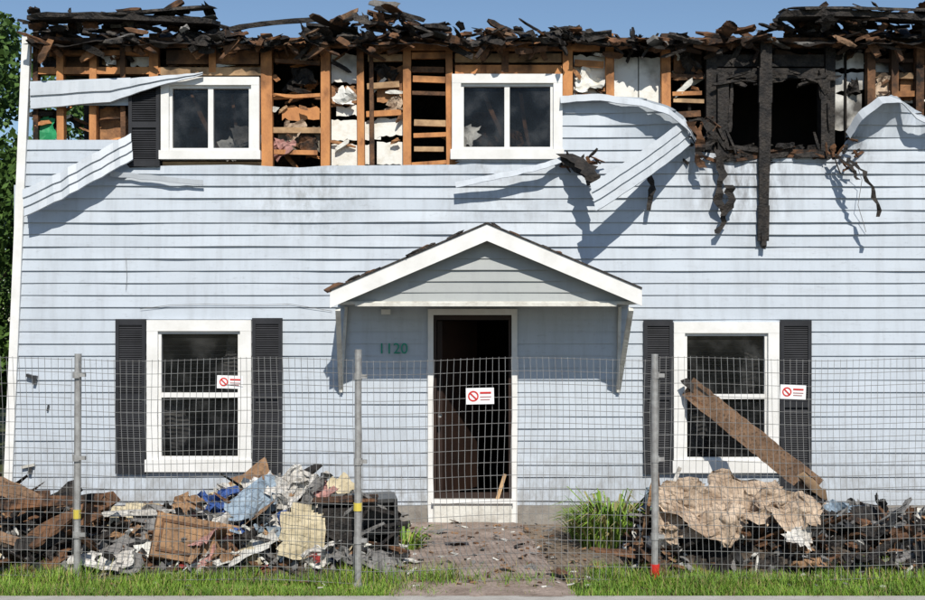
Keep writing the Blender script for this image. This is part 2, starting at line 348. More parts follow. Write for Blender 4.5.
def panel(x0,x1,p0,p1,k,y=0.125):
    n=max(3,int((x1-x0)/3)); o=R(0,50); am=3.2; y=y+R(0,.012)
    for i in range(n):
        a=x0+(x1-x0)*i/n; b=x0+(x1-x0)*(i+1)/n
        f=lambda q:am*noise.noise(Vector((q*.16,o,0)))+am*.7*noise.noise(Vector((q*.5,o,5)))
        mb.hexa([W(a,p1+f(a))+Vector((0,y,0)),W(b,p1+f(b))+Vector((0,y,0)),W(b,p1+f(b))+Vector((0,y+.015,0)),W(a,p1+f(a))+Vector((0,y+.015,0)),
                 W(a,p0-f(a+7))+Vector((0,y,0)),W(b,p0-f(b+7))+Vector((0,y,0)),W(b,p0-f(b+7))+Vector((0,y+.015,0)),W(a,p0-f(a+7))+Vector((0,y+.015,0))],k)
for q in [(330,358,52,80,'foam'),(330,361,84,104,'orangeboard'),(330,380,118,138,'foam'),(330,372,142,164,'foam'),(376,405,116,134,'foam'),(376,405,140,163,'foam'),(335,360,104,114,'foam'),(575,607,52,98,'foam'),(616,640,54,106,'foam'),(641,663,54,112,'foam'),
          (836,868,50,66,'foam'),(836,868,70,88,'foam'),(836,866,92,128,'foam'),(877,894,56,110,'foam'),(98,120,46,64,'wood2'),(127,150,44,64,'foam'),(165,208,36,64,'orangeboard'),(216,262,38,66,'orangeboard'),
          (272,300,44,60,'orangeboard'),(280,318,105,118,'wood'),(36,58,108,128,'drywall'),(96,128,106,140,'orangeboard'),(60,92,44,66,'orangeboard'),(457,502,36,53,'orangeboard'),(509,560,36,54,'wood'),
          (278,318,125,150,'drywall'),(676,704,46,70,'orangeboard'),(905,925,50,98,'orangeboard'),(935,1040,50,108,'foam'),(376,402,64,100,'orangeboard')]:
    panel(*q)
mb.sheet(W(43,126)+Vector((0,.08,0)),.2,.3,(1.5,0,0),'tarp',.05,8,4)
for i in range(22):
    c=Vector((R(-4.2,2.0),R(0.7,1.85),R(3.3,4.7))); mb.splinter(c,(R(.3,1.2),.03,R(.03,.09)),(R(-.3,.3),R(-.8,.8),R(-.5,.5)),random.choice(['wood','brownwood','char','drywall','charbrown','charbrown']),5,.02)
for i in range(9):
    if i in(6,7): continue
    mb.box(-4.2+i*1.02,-4.2+i*1.02+0.4+R(0,.3),1.88,1.895,2.7+R(0,.6),4.1+R(0,.4),random.choice(['drywall','charbrown','charbrown']))
for px,py,k in ((290,128,'insul'),(303,140,'charbrown'),(282,146,'pink'),(345,95,'foam'),(384,68,'char'),(300,75,'char'),(110,56,'foam'),(48,58,'char'),(392,104,'insul'),(690,60,'char'),(855,84,'char'),(884,88,'insul'),(590,78,'foam'),(240,48,'char'),(190,44,'charbrown'),(530,46,'char')):
    mb.sheet(W(px,py)+Vector((0,.08,0)),R(.14,.26),R(.14,.26),(1.4,R(-.5,.5),0),k,.10,8,6)
mb.build('inner_sheathing',house)

# ---- windows
def window(name,x0,x1,p0,p1,ft,kind,key='white',blind=False):
    mb=MB(); a,b,c,d=X(x0),X(x1),Z(p1),Z(p0)
    f=ft/100
    mb.box(a,b,-0.055,0.02,d-f,d,key); mb.box(a-0.015,b+0.015,-0.075,0.02,c,c+f*1.1,key)
    mb.box(a,a+f,-0.053,0.02,c+f*1.1,d-f,key); mb.box(b-f,b,-0.053,0.02,c+f*1.1,d-f,key)
    ia,ib,ic,id_=a+f,b-f,c+f*1.1,d-f
    s=0.028
    mb.box(ia,ib,-0.02,0.05,id_-s,id_,key); mb.box(ia,ib,-0.02,0.05,ic,ic+s,key)
    mb.box(ia,ia+s,-0.018,0.05,ic+s,id_-s,key); mb.box(ib-s,ib,-0.018,0.05,ic+s,id_-s,key)
    ja,jb,jc,jd=ia+s,ib-s,ic+s,id_-s
    if kind=='h':
        zm=(jc+jd)/2
        mb.box(ja,jb,-0.015,0.045,zm-0.024,zm+0.024,key)
        cells=[(ja,jb,jc,zm-0.024),(ja,jb,zm+0.024,jd)]
    else:
        xm=(ja+jb)/2
        mb.box(xm-0.026,xm+0.026,-0.015,0.045,jc,jd,key)
        cells=[(ja,xm-.026,jc,jd),(xm+.026,jb,jc,jd)]
    for n,(p,q,r,t) in enumerate(cells):
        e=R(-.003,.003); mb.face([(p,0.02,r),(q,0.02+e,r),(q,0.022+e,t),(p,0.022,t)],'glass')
    if kind=='v':
        for i in range(5): mb.sheet((R(ja+.05,jb-.05),R(.12,.4),R(jc,jc+.3*(jd-jc))),R(.12,.3),R(.1,.25),(1.3,R(-.6,.6),0),random.choice(['foam','drywall','greyf','charbrown']),.08,8,5)
        mb.splinter(((ja+jb)/2-.1,.2,(jc+jd)/2),(.6,.03,.05),(0,1.1,0),'brownwood',4); mb.splinter(((ja+jb)/2+.2,.3,(jc+jd)/2),(.6,.03,.04),(0,1.4,0),'brownwood',4)
    else:
        mb.sheet((ja+.12,.14,jc+.35),.2,.6,(1.5,0,0),'greyf',.05,10,5); mb.sheet((jb-.1,.16,jd-.3),.16,.5,(1.5,0,0),'greyf',.05,10,5)
        z=jc+0.02
        while z<jd:
            mb.rbox(((ja+jb)/2,0.09,z),(jb-ja,0.018,0.002),(0.15+R(-.15,.15),R(-.006,.006),0),'metal'); z+=0.045
    return mb.build(name,house)
window('ground_floor_window',148,252,320,471,11,'h')
window('ground_floor_window',673,778,322,472,11,'h')
window('upper_floor_window',162,260,78,160,8,'v')
window('upper_floor_window',452,562,75,160,9,'v')
mb=MB()
for (a,b,c,d) in ((717,728,74,158),(820,829,74,158)): mb.box(X(a),X(b),-0.04,0.1,Z(d),Z(c),'char')
mb.box(X(728),X(820),-0.03,0.1,Z(158),Z(150),'charbrown')
for i in range(34): mb.splinter((X(R(720,830)),R(-.08,.02),Z(R(146,160))),(R(.08,.35),.04,R(.02,.06)),(R(-.3,.3),R(-.4,.4),R(-.3,.3)),random.choice(['char','charbrown','char']),4,.02)
for i in range(16): mb.splinter((X(random.choice([R(718,732),R(816,828)])),R(-.06,.02),Z(R(76,150))),(R(.1,.3),.04,R(.02,.05)),(R(-.3,.3),1.4+R(-.4,.4),R(-.3,.3)),'char',4,.02)
for i in range(16): mb.splinter((X(R(722,826)),R(-.06,.02),Z(R(72,86))),(R(.1,.3),.04,R(.02,.06)),(R(-.3,.3),R(-.4,.4),R(-.3,.3)),'char',4,.02)
mb.build('burnt_out_window',house)
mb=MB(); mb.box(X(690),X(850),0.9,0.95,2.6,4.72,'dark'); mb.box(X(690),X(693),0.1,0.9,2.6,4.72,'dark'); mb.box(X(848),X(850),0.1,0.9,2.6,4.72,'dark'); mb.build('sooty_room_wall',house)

# ---- shutters (louvred)
def shutter(x0,x1,p0,p1):
    mb=MB(); a,b,c,d=X(x0),X(x1),Z(p1),Z(p0); f=.035; y0,y1=-.06,-.027
    mb.box(a,a+f,y0,y1,c,d,'shutter'); mb.box(b-f,b,y0,y1,c,d,'shutter')
    zm=(c+d)/2
    for z0,z1 in ((c,c+.06),(zm-.03,zm+.03),(d-.06,d)): mb.box(a+f,b-f,y0+.002,y1,z0,z1,'shutter')
    z=c+.07
    while z<d-.06:
        if not(zm-.045<z<zm+.035): mb.rbox(((a+b)/2,-.042,z),(b-a-2*f,.024,.006),(0.9,0,0),'shutter')
        z+=.022
    mb.box(a+f,b-f,-.032,y1+.001,c+.06,d-.06,'shutter')
    mb.build('window_shutter',house)
shutter(117,147,319,473); shutter(253,283,318,473); shutter(643,672,320,473); shutter(779,810,320,488); shutter(130,161,84,167)

# ---- door
mb=MB()
a,b,t=X(428),X(517),Z(309)
mb.box(a,a+.055,-.06,.1,.26,t-.06,'white'); mb.box(b-.055,b,-.06,.1,.0,t-.06,'white'); mb.box(a,b,-.065,.1,t-.06,t,'white')
mb.box(a,a+.055,-.06,.1,.0,.26,'white')
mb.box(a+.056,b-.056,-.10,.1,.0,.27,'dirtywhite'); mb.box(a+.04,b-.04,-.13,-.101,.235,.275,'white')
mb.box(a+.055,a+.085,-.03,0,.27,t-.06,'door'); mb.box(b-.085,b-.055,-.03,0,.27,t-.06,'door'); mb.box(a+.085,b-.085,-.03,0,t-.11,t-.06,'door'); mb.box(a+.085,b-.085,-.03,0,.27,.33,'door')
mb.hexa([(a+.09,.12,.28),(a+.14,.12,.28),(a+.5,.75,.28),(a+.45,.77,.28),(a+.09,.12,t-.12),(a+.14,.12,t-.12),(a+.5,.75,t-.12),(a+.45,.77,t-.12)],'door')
mb.tube((a+.12,-.06,1.1),(a+.12,-.03,1.1),.022,'steel')
mb.build('front_door',house)
mb=MB(); mb.beam(W(497,500,-.05),W(505,474,-.04),.035,.02,'wood2'); mb.build('broken_lath',house)

# ---- porch gable
yf=-0.9
mb=MB()
def band(A,B,th,y0,y1,k):
    A=Vector(A);B=Vector(B)
    mb.hexa([(A.x,y0,A.z-th),(B.x,y0,B.z-th),(B.x,y1,B.z-th),(A.x,y1,A.z-th),(A.x,y0,A.z),(B.x,y0,B.z),(B.x,y1,B.z),(A.x,y1,A.z)],k)
L0,PK,R0=W(330,291,yf),W(487,224,yf),W(642,289,yf)
band(L0,PK,.155,yf,yf+.03,'white'); band(PK,R0,.155,yf,yf+.03,'white')
def up(v,d): return v+Vector((0,0,d))
band(up(L0,-.006),up(PK,-.006),.03,yf+.031,0,'brownwood'); band(up(PK,-.006),up(R0,-.006),.03,yf+.031,0,'brownwood')
band(up(L0,.016),up(PK,.018),.014,yf-.015,0,'shingle'); band(up(PK,.018),up(R0,.016),.014,yf-.015,0,'shingle')
for i in range(46):
    s=R(0,.95); P=L0.lerp(PK,s) if i%4 else PK.lerp(R0,R(0,.6)); 
    mb.splinter((P.x,R(-.9,-.1),P.z+.028),(R(.06,.2),R(.03,.1),R(.01,.03)),(R(-.3,.3),-.4 if i%4 else .4,R(-1,1)),random.choice(['char','shingle','charbrown','brownwood']),4,.02)
zb=Z(306,yf)
mb.box(L0.x,R0.x,yf+.13,-.003,zb+.02,zb+.045,'dirtywhite')
mb.box(L0.x,L0.x+.03,yf+.04,-.004,zb+.047,L0.z-.04,'white'); mb.box(R0.x-.03,R0.x,yf+.04,-.004,zb+.047,R0.z-.04,'white')
mb.box(L0.x+.22,R0.x-.22,yf+.10,yf+.129,zb-.002,zb+.03,'dirtywhite')
for fx,wx in ((338,341),(631,618)):
    mb.beam(W(fx,309,yf+.05),W(wx,390,-.03),.045,.045,'dirtywhite',side=Vector((1,0,0)))
    mb.beam(Vector((W(fx,309,yf+.05).x,-.05,zb)),W(wx,392,-.04),.05,.03,'dirtywhite',side=Vector((1,0,0)))
def gtop(x):
    s=(x-L0.x)/(PK.x-L0.x) if x<PK.x else (R0.x-x)/(R0.x-PK.x)
    return max(zb+.03,L0.z+(PK.z-L0.z)*s-.03)
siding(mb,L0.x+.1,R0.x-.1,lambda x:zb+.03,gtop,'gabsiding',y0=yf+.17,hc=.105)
mb.build('porch_canopy',house)

# ---- loose siding / hanging stuff
mb=MB()
def strip(path,width,key,lips=2,thick=.02):
    prof=[]
    for i in range(lips):
        prof+= [(i/lips,0),((i+1)/lips-.02,-thick),((i+1)/lips,0.0)]
    nrm=Vector((0,1,0))
    P=[];Wd=[]
    for i in range(len(path)-1):
        wa=width[i] if isinstance(width,list) else width; wb=width[i+1] if isinstance(width,list) else width
        for j in range(5):
            t=j/5; P.append(path[i].lerp(path[i+1],t)+Vector((0,R(-.012,.012),R(-.006,.006)))); Wd.append(wa.lerp(wb,t))
    P.append(path[-1]); Wd.append(width[-1] if isinstance(width,list) else width)
    for i in range(len(P)-1):
        for (u0,d0),(u1,d1) in zip(prof,prof[1:]):
            mb.face([P[i]+Wd[i]*u0+nrm*d0,P[i+1]+Wd[i+1]*u0+nrm*d0,P[i+1]+Wd[i+1]*u1+nrm*d1,P[i]+Wd[i]*u1+nrm*d1],key)
strip([W(22,190,-.20),W(60,172,-.22),W(100,150,-.18),W(131,133,-.08)],Vector((.03,-.02,-.27)),'siding2',3)
strip([W(30,83,-.05),W(110,80,-.1),W(160,76,-.12),W(203,72,-.1)],[Vector((0,.02,-.26)),Vector((0,.02,-.22)),Vector((0,.0,-.10)),Vector((0,0,-.03))],'siding2',2)
strip([W(110,171,-.08),W(160,176,-.1),W(203,180,-.09)],Vector((0,.03,-.05)),'siding2',1)
strip([W(455,182,-.14),W(500,173,-.17),W(540,164,-.17),W(566,155,-.08)],Vector((.01,-.03,-.06)),'siding2',1)
strip([W(590,184,-.60),W(625,162,-.52),W(660,138,-.36),W(685,118,-.18)],Vector((.06,.04,-.26)),'siding2',3)
strip([W(560,96,-.05),W(600,94,-.08),W(640,99,-.16),(W(668,108,-.22)),W(688,124,-.2),W(697,140,-.1)],Vector((0,-.05,-.08)),'siding2',1)
strip([W(846,132,-.1),W(858,112,-.2),W(878,97,-.25),W(897,96,-.12),W(912,112,-.2),W(935,122,-.15)],Vector((.02,-.06,-.08)),'siding2',1)
mb.build('loose_siding_strips',house)
mb=MB()
for i in range(6): mb.beam(W(766-i*.5,34+i*34.3,-.07),W(765.5-i*.5,34+(i+1)*34.5,-.07),.125-.004*i+R(-.008,.008),.05,'char',taper=R(.9,1.05))
mb.splinter(W(763,241,-.08),(.14,.08,.05),(0,1.5,0),'char',4)
def rag(pts,w,k,tw=.02):
    P=[]
    for i in range(len(pts)-1):
        for j in range(4): P.append(pts[i].lerp(pts[i+1],j/4))
    P.append(pts[-1]); n=len(P)-1; ws=[w*(1-.5*abs(j/n-.4))*R(.5,1.25) for j in range(n+1)]; sh=[R(-.02,.02) for _ in P]; dy=[R(-.02,.02) for _ in P]
    for i in range(n):
        A,B=P[i]+Vector((sh[i],dy[i],0)),P[i+1]+Vector((sh[i+1],dy[i+1],0))
        mb.face([A-Vector((ws[i]/2,tw,0)),A+Vector((ws[i]/2,-tw,0)),B+Vector((ws[i+1]/2,-tw,0)),B-Vector((ws[i+1]/2,tw,0))],k)
rag([W(716,150,-.1),W(722,175,-.12),W(718,200,-.14),W(724,218,-.1),W(717,234,-.1)],.09,'char')
rag([W(728,185,-.1),W(732,200,-.12),W(724,216,-.14)],.1,'char')
rag([W(650,172,-.1),W(651,190,-.12),W(649,211,-.12)],.07,'char')
rag([W(690,122,-.25),W(700,140,-.22),W(697,156,-.2),W(704,168,-.2)],.11,'charbrown')
rag([W(700,118,-.2),W(712,135,-.2),W(708,150,-.2)],.09,'char')
rag([W(832,155,-.15),W(850,160,-.3),W(862,172,-.38),W(873,192,-.38),W(879,217,-.36)],.06,'char',.03)
rag([W(840,158,-.15),W(852,168,-.25),W(856,180,-.28)],.06,'char')
rag([W(565,154,-.1),W(582,164,-.3),W(592,176,-.42),W(600,190,-.48)],.19,'char')
rag([W(564,156,-.12),W(585,172,-.16),W(598,186,-.2)],.22,'shingle')
for i in range(50):
    mb.splinter(W(R(560,600),R(153,168),R(-.15,-.05)) if i<14 else W(R(684,715),R(118,162),R(-.2,-.03)) if i<34 else W(R(826,862),R(140,168),R(-.2,-.03)),(R(.04,.18),.02,R(.012,.04)),(R(-1,1),R(-1.4,1.4),R(-1,1)),random.choice(['char','charbrown','char']),4,.012)
mb.build('charred_hanging_debris',house)
mb=MB()
def wire(pts,r,k):
    for p,q in zip(pts,pts[1:]): mb.tube(p,q,r,k,5)
wire([W(140,309,-.03),W(170,305,-.035),W(205,304,-.035),W(250,305,-.035),W(290,304,-.035),W(332,311,-.03)],.0022,'greyf')
wire([W(126,258,-.03),W(127,276,-.03),W(126,290,-.03)],.002,'greyf')
wire([W(855,160,-.2),W(862,180,-.12),W(858,205,-.1),W(866,232,-.05)],.003,'greyf')
mb.rbox(W(30,376,-.04),(.07,.05,.03),(0,.3,0),'metal'); mb.rbox(W(35,380,-.04),(.03,.04,.09),(0,.2,0),'metal')
mb.rbox(W(28,466,-.04),(.13,.03,.025),(0,-.2,0),'dirtywhite'); mb.rbox(W(30,471,-.045),(.03,.03,.06),(0,.2,0),'metal')
mb.rbox(W(48,408,-.03),(.015,.02,.06),(0,.2,0),'metal'); mb.rbox(W(386,312,-.1),(.09,.08,.05),(0,0,0),'white')
mb.build('wall_wires_and_fixings',house)
cu=bpy.data.curves.new('house_number','FONT'); cu.body='1120'; cu.size=.15; cu.extrude=.006; cu.align_x='CENTER'; cu.align_y='CENTER'; cu.materials.append(M['green'])
o=bpy.data.objects.new('house_number',cu); sc.collection.objects.link(o); o.location=W(393,349,-.035); o.rotation_euler=(math.pi/2,0,0); o.parent=house

# ---- roof wreckage
roof=[(30,3),(60,5),(120,6),(200,3),(218,10),(226,31),(290,30),(320,20),(350,10),(405,6),(425,16),(480,24),(520,15),(560,24),(600,25),(615,35),(660,36),(700,35),(712,24),(760,20),(800,9),(850,2),(925,4),(1000,10),(1120,14)]
mb=MB()
nx=260
def rf(u,v):
    x=X(30)+u*(RX-X(30)); px=x*100+462.5; top=Z(interp(roof,px)+11)
    base=4.79; h=max(.02,top-base)
    y=-.20+v*2.9
    n=noise.fractal(Vector((x*3.2,y*2.2,0)),1,2,6)
    prof=(0.0,.35,.9,.9,.7,.5,.4,.3,.2,.2,.2)[min(10,int(v*10))]
    if v==0: return Vector((x,y+.06*n,base-.02+.06*n))
    return Vector((x,y+.05*noise.noise(Vector((x*5,y*5,3))),base+h*prof*(.65+.7*n)))
mb.grid(rf,nx,10,'char')
kk=['char']*7+['charbrown']*5+['shingle']*4+['brownwood','brownwood','orangeboard','plankw','greyf']
for i in range(500):
    x=R(X(32),RX-.1); px=x*100+462.5; top=Z(interp(roof,px)); base=4.78
    z=R(base,max(base+.03,top-.09)); y=R(-.26,.3) if i<430 else R(.3,1.2)
    L=R(.06,.34)*(1.7 if R(0,1)<.08 else 1)
    k=random.choice(kk)
    mb.splinter((x,y,z),(L,R(.03,.12),R(.010,.045)),(R(-.8,.8),R(-.35,.35),R(-.9,.9)),k,5,.02)
for i in range(150):
    x=R(X(32),RX-.1); mb.splinter((x,R(-.2,.15),4.78-R(-.02,.10)),(R(.05,.3),.04,R(.02,.08)),(R(-.4,.4),R(-1.2,1.2),R(-.4,.4)),random.choice(['char','char','charbrown','brownwood','orangeboard']),4,.02)
for i in range(140):
    x=R(X(32),RX-.1); px=x*100+462.5; top=Z(interp(roof,px)); mb.sheet((x,R(-.25,.4),R(4.80,max(4.84,top-.09))),R(.15,.38),R(.1,.24),(R(-.2,1.3),R(-.4,.4),R(0,3)),random.choice(['char','shingle','shingle','charbrown','char']),.07,7,6)
mb.splinter((X(126),-.12,Z(24)),(1.85,.35,.07),(.1,-.012,0),'char',14,.03); mb.splinter((X(126),-.13,Z(15)),(1.8,.4,.03),(.2,-.02,0),'shingle',14,.03)
mb.splinter((X(855),-.12,Z(22)),(1.6,.35,.07),(.1,.02,0),'char',14,.03); mb.splinter((X(860),-.1,Z(12)),(1.5,.5,.03),(.25,-.03,0),'shingle',14,.03)
mb.splinter((X(275),-.1,Z(27)),(.9,.05,.06),(.1,-.14,0.05),'char',8,.02); mb.splinter((X(400),-.15,Z(18)),(.5,.05,.05),(.1,.22,0.05),'char',8,.02)
mb.splinter((X(385),-.15,Z(8)),(.3,.06,.06),(.1,.1,0.05),'greyf',5,.02); mb.splinter((X(345),-.15,Z(20)),(.3,.05,.05),(.3,-.4,0.05),'plankw',5,.02)
for p,l in ((170,.3),(380,.3),(500,.25),(742,.3),(815,.35),(905,.3)):
    mb.splinter((X(p),R(-.1,.3),Z(interp(roof,p))-.06),(l,.05,.06),(R(-.3,.3),R(.2,.7)*random.choice([-1,1]),0),random.choice(['char','charbrown']),5,.02)
mb.build('collapsed_roof_wreckage',house)

# ================= GROUND
mb=MB(); S=300
mb.face([(-S,-S,0),(S,-S,0),(S,S,0),(-S,S,0)],'lawn'); mb.build('ground')
mb=MB()
def dfn(u,v):
    x=-9+u*18; y=-2.65+v*2.65; return Vector((x,y,0.006+.035*max(0,noise.fractal(Vector((x*2,y*2,1)),1,2,4))))
mb.grid(dfn,180,30,'earth'); mb.build('dirt_yard')
mb=MB()
def pfn(u,v):
    y=-3.3+v*3.19; e=.07*noise.fractal(Vector((u*9,y*2.2,0)),1,2,4); x=(-.55+e)+u*1.1+(.30-.30*v)*u
    return Vector((x,y,.048+.012*noise.noise(Vector((x*4,y*4,0)))-(.02 if u in(0,1) else 0)))
mb.grid(pfn,18,60,'path'); mb.build('front_path')
mb=MB()
mb.box(-30,30,-4.9,-3.27,-.02,.05,'walk')
mb.build('sidewalk')
mb=MB(); mb.box(-60,60,-5.1,-4.95,-.02,.06,'concrete'); mb.build('kerb')
mb=MB(); mb.face([(-100,-14,.005),(100,-14,.005),(100,-5.1,.005),(-100,-5.1,.005)],'asphalt'); mb.build('road')
def blade(mb,p,h,w,lean,k):
    a=R(0,6.28); d=Vector((math.cos(a),math.sin(a),0)); e=Vector((-d.y,d.x,0))*lean*h
    p=Vector(p); m1=p+Vector((0,0,h*.55))+e*.35; t=p+Vector((0,0,h))+e
    mb.face([p-d*w,p+d*w,m1+d*w*.7,m1-d*w*.7],k); mb.face([m1-d*w*.7,m1+d*w*.7,t],k)
mb=MB()
cnt=0
while cnt<46000:
    x=R(-5.2,5.2); y=R(-3.28,-2.15)
    n=noise.noise(Vector((x*1.3,y*2,0))); n2=noise.noise(Vector((x*4,y*5,9)))
    inpath=-.45+ (0.1*n) < x < 1.0+.15*n
    thick=1.0 if y<-2.5+.25*n+.2*n2 else .22
    if n2<-.25: thick*=.5
    if inpath: thick*= .05 if -.2<x<.8 else .4
    if R(0,1)>thick: continue
    cnt+=1
    k='g3' if R(0,1)<.12+.25*max(0,n) else random.choice(['g1','g2'])
    blade(mb,(x,y,.0),R(.03,.09)*(1+.7*n+.5*n2),.0035,R(.2,1.1),k)
for cx in (77,358,655,400,430,620,250,520,800,150,880,440,700,30):
    bx=X(cx,-2.6); big=cx in(77,358,655,430,440)
    for i in range(260 if big else 140): blade(mb,(bx+random.gauss(0,.14),-2.74+random.gauss(0,.09),0),R(.06,.2 if big else .15),.004,R(.2,.9),random.choice(['g1','g2','g2','g3']))
mb.build('grass')
def weed(cx,cy,r,n,h,name):
    mb=MB()
    for i in range(n):
        a=R(0,6.28); q=r*math.sqrt(R(0,1)); p=Vector((cx+q*math.cos(a),cy+q*math.sin(a),0)); hh=h*R(.35,1.15)*(1.1-.5*q/r)
        d=Vector((math.cos(a),math.sin(a),0))*R(.2,1.1)*hh; w=R(.004,.015); e=Vector((-math.sin(a),math.cos(a),0))*w
        pts=[p,p+Vector((0,0,hh*.55))+d*.25,p+Vector((0,0,hh*.95))+d*.7,p+Vector((0,0,hh*.85))+d*1.15]
        ws=[.7,1,.8,.02]; k=random.choice(['w1','w1','g2','g1','g3'])
        for j in range(3): mb.face([pts[j]-e*ws[j],pts[j]+e*ws[j],pts[j+1]+e*ws[j+1],pts[j+1]-e*ws[j+1]],k)
    return mb.build(name)
weed(X(612,-1.1),-1.1,.3,560,.50,'weeds'); weed(X(590,-.8),-.8,.2,170,.36,'weeds'); weed(X(634,-1.2),-1.2,.22,220,.42,'weeds'); weed(X(405,-1.4),-1.4,.15,160,.26,'weeds'); weed(X(105,-2.2),-2.2,.15,60,.16,'weeds'); weed(X(872,-2.1),-2.1,.15,60,.15,'weeds')

# ================= DEBRIS
def pile(name,prof,ycen,yw,items,seed):
    random.seed(seed)
    par=empty(name); mb=MB()
    pr=[(X(a,ycen),max(.03,Z(b,ycen))) for a,b in prof]
    def hh(x,y):
        t=abs(y-ycen)/yw
        b=max(0,1-t*t)
        return interp(pr,x)*b
    x0,x1=pr[0][0],pr[-1][0]
    def fn(u,v):
        x=x0+u*(x1-x0); y=ycen-yw+v*2*yw
        return Vector((x,y,.0+hh(x,y)*.8*(1+.5*noise.fractal(Vector((x*3,y*3,seed)),1,2,4))))
    mb.grid(fn,int((x1-x0)*18),26,'ash')
    mb.build('ash_heap',par)
    mb=MB()
    for typ,n,xa,xb,mats in items:
        for i in range(n):
            x=R(X(xa,ycen),X(xb,ycen)); y=ycen+R(-.95,.6)*yw; z=hh(x,y)*R(.65,1.0)+.02
            k=random.choice(mats)
            if typ=='plank': mb.splinter((x,y,z),(R(.2,.95),R(.03,.12),R(.012,.04)),(R(-.6,.6),R(-.6,.6),R(-1.6,1.6)),k,6,.02)
            elif typ=='chip': mb.splinter((x,y,z),(R(.03,.17),R(.02,.09),R(.006,.03)),(R(-1,1),R(-1,1),R(-3,3)),k,3,.015)
            elif typ=='sheet': mb.sheet((x,y,z+.03),R(.15,.42),R(.15,.4),(R(-.3,1.3),R(-.6,.6),R(-3,3)),k,.12,11,6)
            elif typ=='board': mb.sheet((x,y,z+.03),R(.3,.6),R(.2,.4),(R(.1,1.2),R(-.6,.6),R(-1,1)),k,.03,9,2)
    mb.build('rubble_pieces',par)
    return par
dk=['char','char','char','charbrown','brownwood','greyf','metal']
pile('debris_pile',[(-90,505),(0,490),(30,498),(60,512),(120,528),(190,512),(230,496),(290,480),(330,494),(370,518),(400,548),(412,562)],-1.55,.85,
 [('plank',70,-80,140,dk+['brownwood','plankw']),('board',16,-60,180,['char','brownwood','card','card','greyf','char']),('chip',1100,-80,405,dk+['dirtywhite','card','cream','greyf','brownwood']),
  ('plank',70,120,400,dk+['wood2','dirtywhite','card','brownwood']),('sheet',52,185,345,['cloth','cloth','cloth','cloth','greyf','cream','bluelt','blue','redf','pink','cream','card','char']),
  ('chip',340,190,345,['cloth','cloth','greyf','bluelt','blue','redf','cream','dirtywhite']),
  ('sheet',20,0,180,['char','greyf','brownwood','card']),('sheet',16,330,400,['char','greyf','metal']),('board',12,130,340,['cream','dirtywhite','card','card'])],11)
pile('debris_pile',[(618,562),(630,535),(650,510),(690,508),(760,514),(820,524),(880,520),(925,518),(1010,515),(1060,562)],-1.5,.85,
 [('plank',120,622,1040,dk+['brownwood']),('board',14,640,1040,['char','charbrown','greyf','brownwood','char']),('chip',1300,620,1040,dk+['card','dirtywhite','brownwood','char']),
  ('sheet',12,650,800,['insul','card','char','greyf']),('sheet',30,780,1030,['char','char','greyf','brownwood','metal']),('sheet',4,640,925,['cloth','bluelt','greyf'])],23)
random.seed(5)
mb=MB() # broken wooden cabinet lying tilted
c=W(195,541,-2.25)
def rb(o,size,rot,loc,k,j=0):
    Mx=Euler(rot).to_matrix(); mb.rbox(c+Mx@Vector(o),size,rot,k,j)
rot=(-.35,.22,.25)
rb((0,0,0),(.66,.03,.36),rot,0,'card',.012); rb((-.32,.17,0),(.02,.34,.36),rot,0,'brownwood'); rb((.32,.17,0),(.02,.34,.36),rot,0,'brownwood'); rb((0,.17,.17),(.62,.34,.02),rot,0,'brownwood'); rb((0,.17,-.17),(.62,.34,.02),rot,0,'brownwood')
rb((0,-.022,0.12),(.59,.012,.02),rot,0,'brownwood'); rb((0,-.022,-.12),(.59,.012,.02),rot,0,'brownwood'); rb((.28,-.02,0),(.02,.012,.22),rot,0,'brownwood');rb((-.28,-.02,0),(.02,.012,.22),rot,0,'brownwood')
mb.build('broken_cabinet')
mb=MB() # burnt appliance carcass
c=W(358,533,-2.0); rot=(0,-.03,.12)
for s in (-1,1): rb((s*.31,0,0),(.03,.42,.60),rot,0,'metal'); 
rb((0,0,.29),(.6,.42,.03),rot,0,'metal'); rb((0,0,-.29),(.6,.42,.03),rot,0,'metal'); rb((0,.19,0),(.6,.02,.56),rot,0,'metal'); rb((.03,0,.05),(.02,.4,.5),rot,0,'metal'); rb((0,0,.02),(.6,.36,.015),rot,0,'metal')
rb((-.15,-.2,.0),(.26,.02,.5),rot,0,'char',.02); rb((-.1,-.15,.31),(.5,.2,.02),rot,0,'charbrown',.03)
for i in range(14): mb.splinter(c+Vector((R(-.3,.3),R(-.24,-.1),R(-.3,.32))),(R(.1,.4),.03,.03),(R(-.4,.4),R(-1,1),R(-.4,.4)),random.choice(['char','charbrown','greyf']),4)
mb.build('burnt_appliance')
mb=MB() # insulation batts draped over heap
for px,py,y,sx,sy,rx in ((700,508,-2.2,.7,.42,1.0),(745,502,-2.0,.85,.38,.8),(785,508,-2.15,.5,.25,1.1),(690,496,-1.9,.5,.36,.9),(725,522,-2.35,.7,.2,1.0),(670,522,-2.3,.35,.3,1.1)):
    mb.sheet(W(px,py,y),sx,sy,(rx,R(-.25,.25),R(-.3,.3)),'insul',.16,22,3.6)
mb.build('insulation_batts',smooth=True)
mb=MB()
mb.sheet(W(300,530,-2.3),.36,.42,(1.0,.2,.1),'cream',.06,10,3); mb.sheet(W(255,500,-2.0),.5,.3,(1.0,-.3,.2),'bluelt',.10,12,4)
mb.splinter(W(140,513,-1.7),(.62,.1,.05),(0,.01,.05),'cloth',6,.01); mb.sheet(W(250,540,-2.1),.5,.2,(.9,-.1,.1),'dirtywhite',.06,10,3)
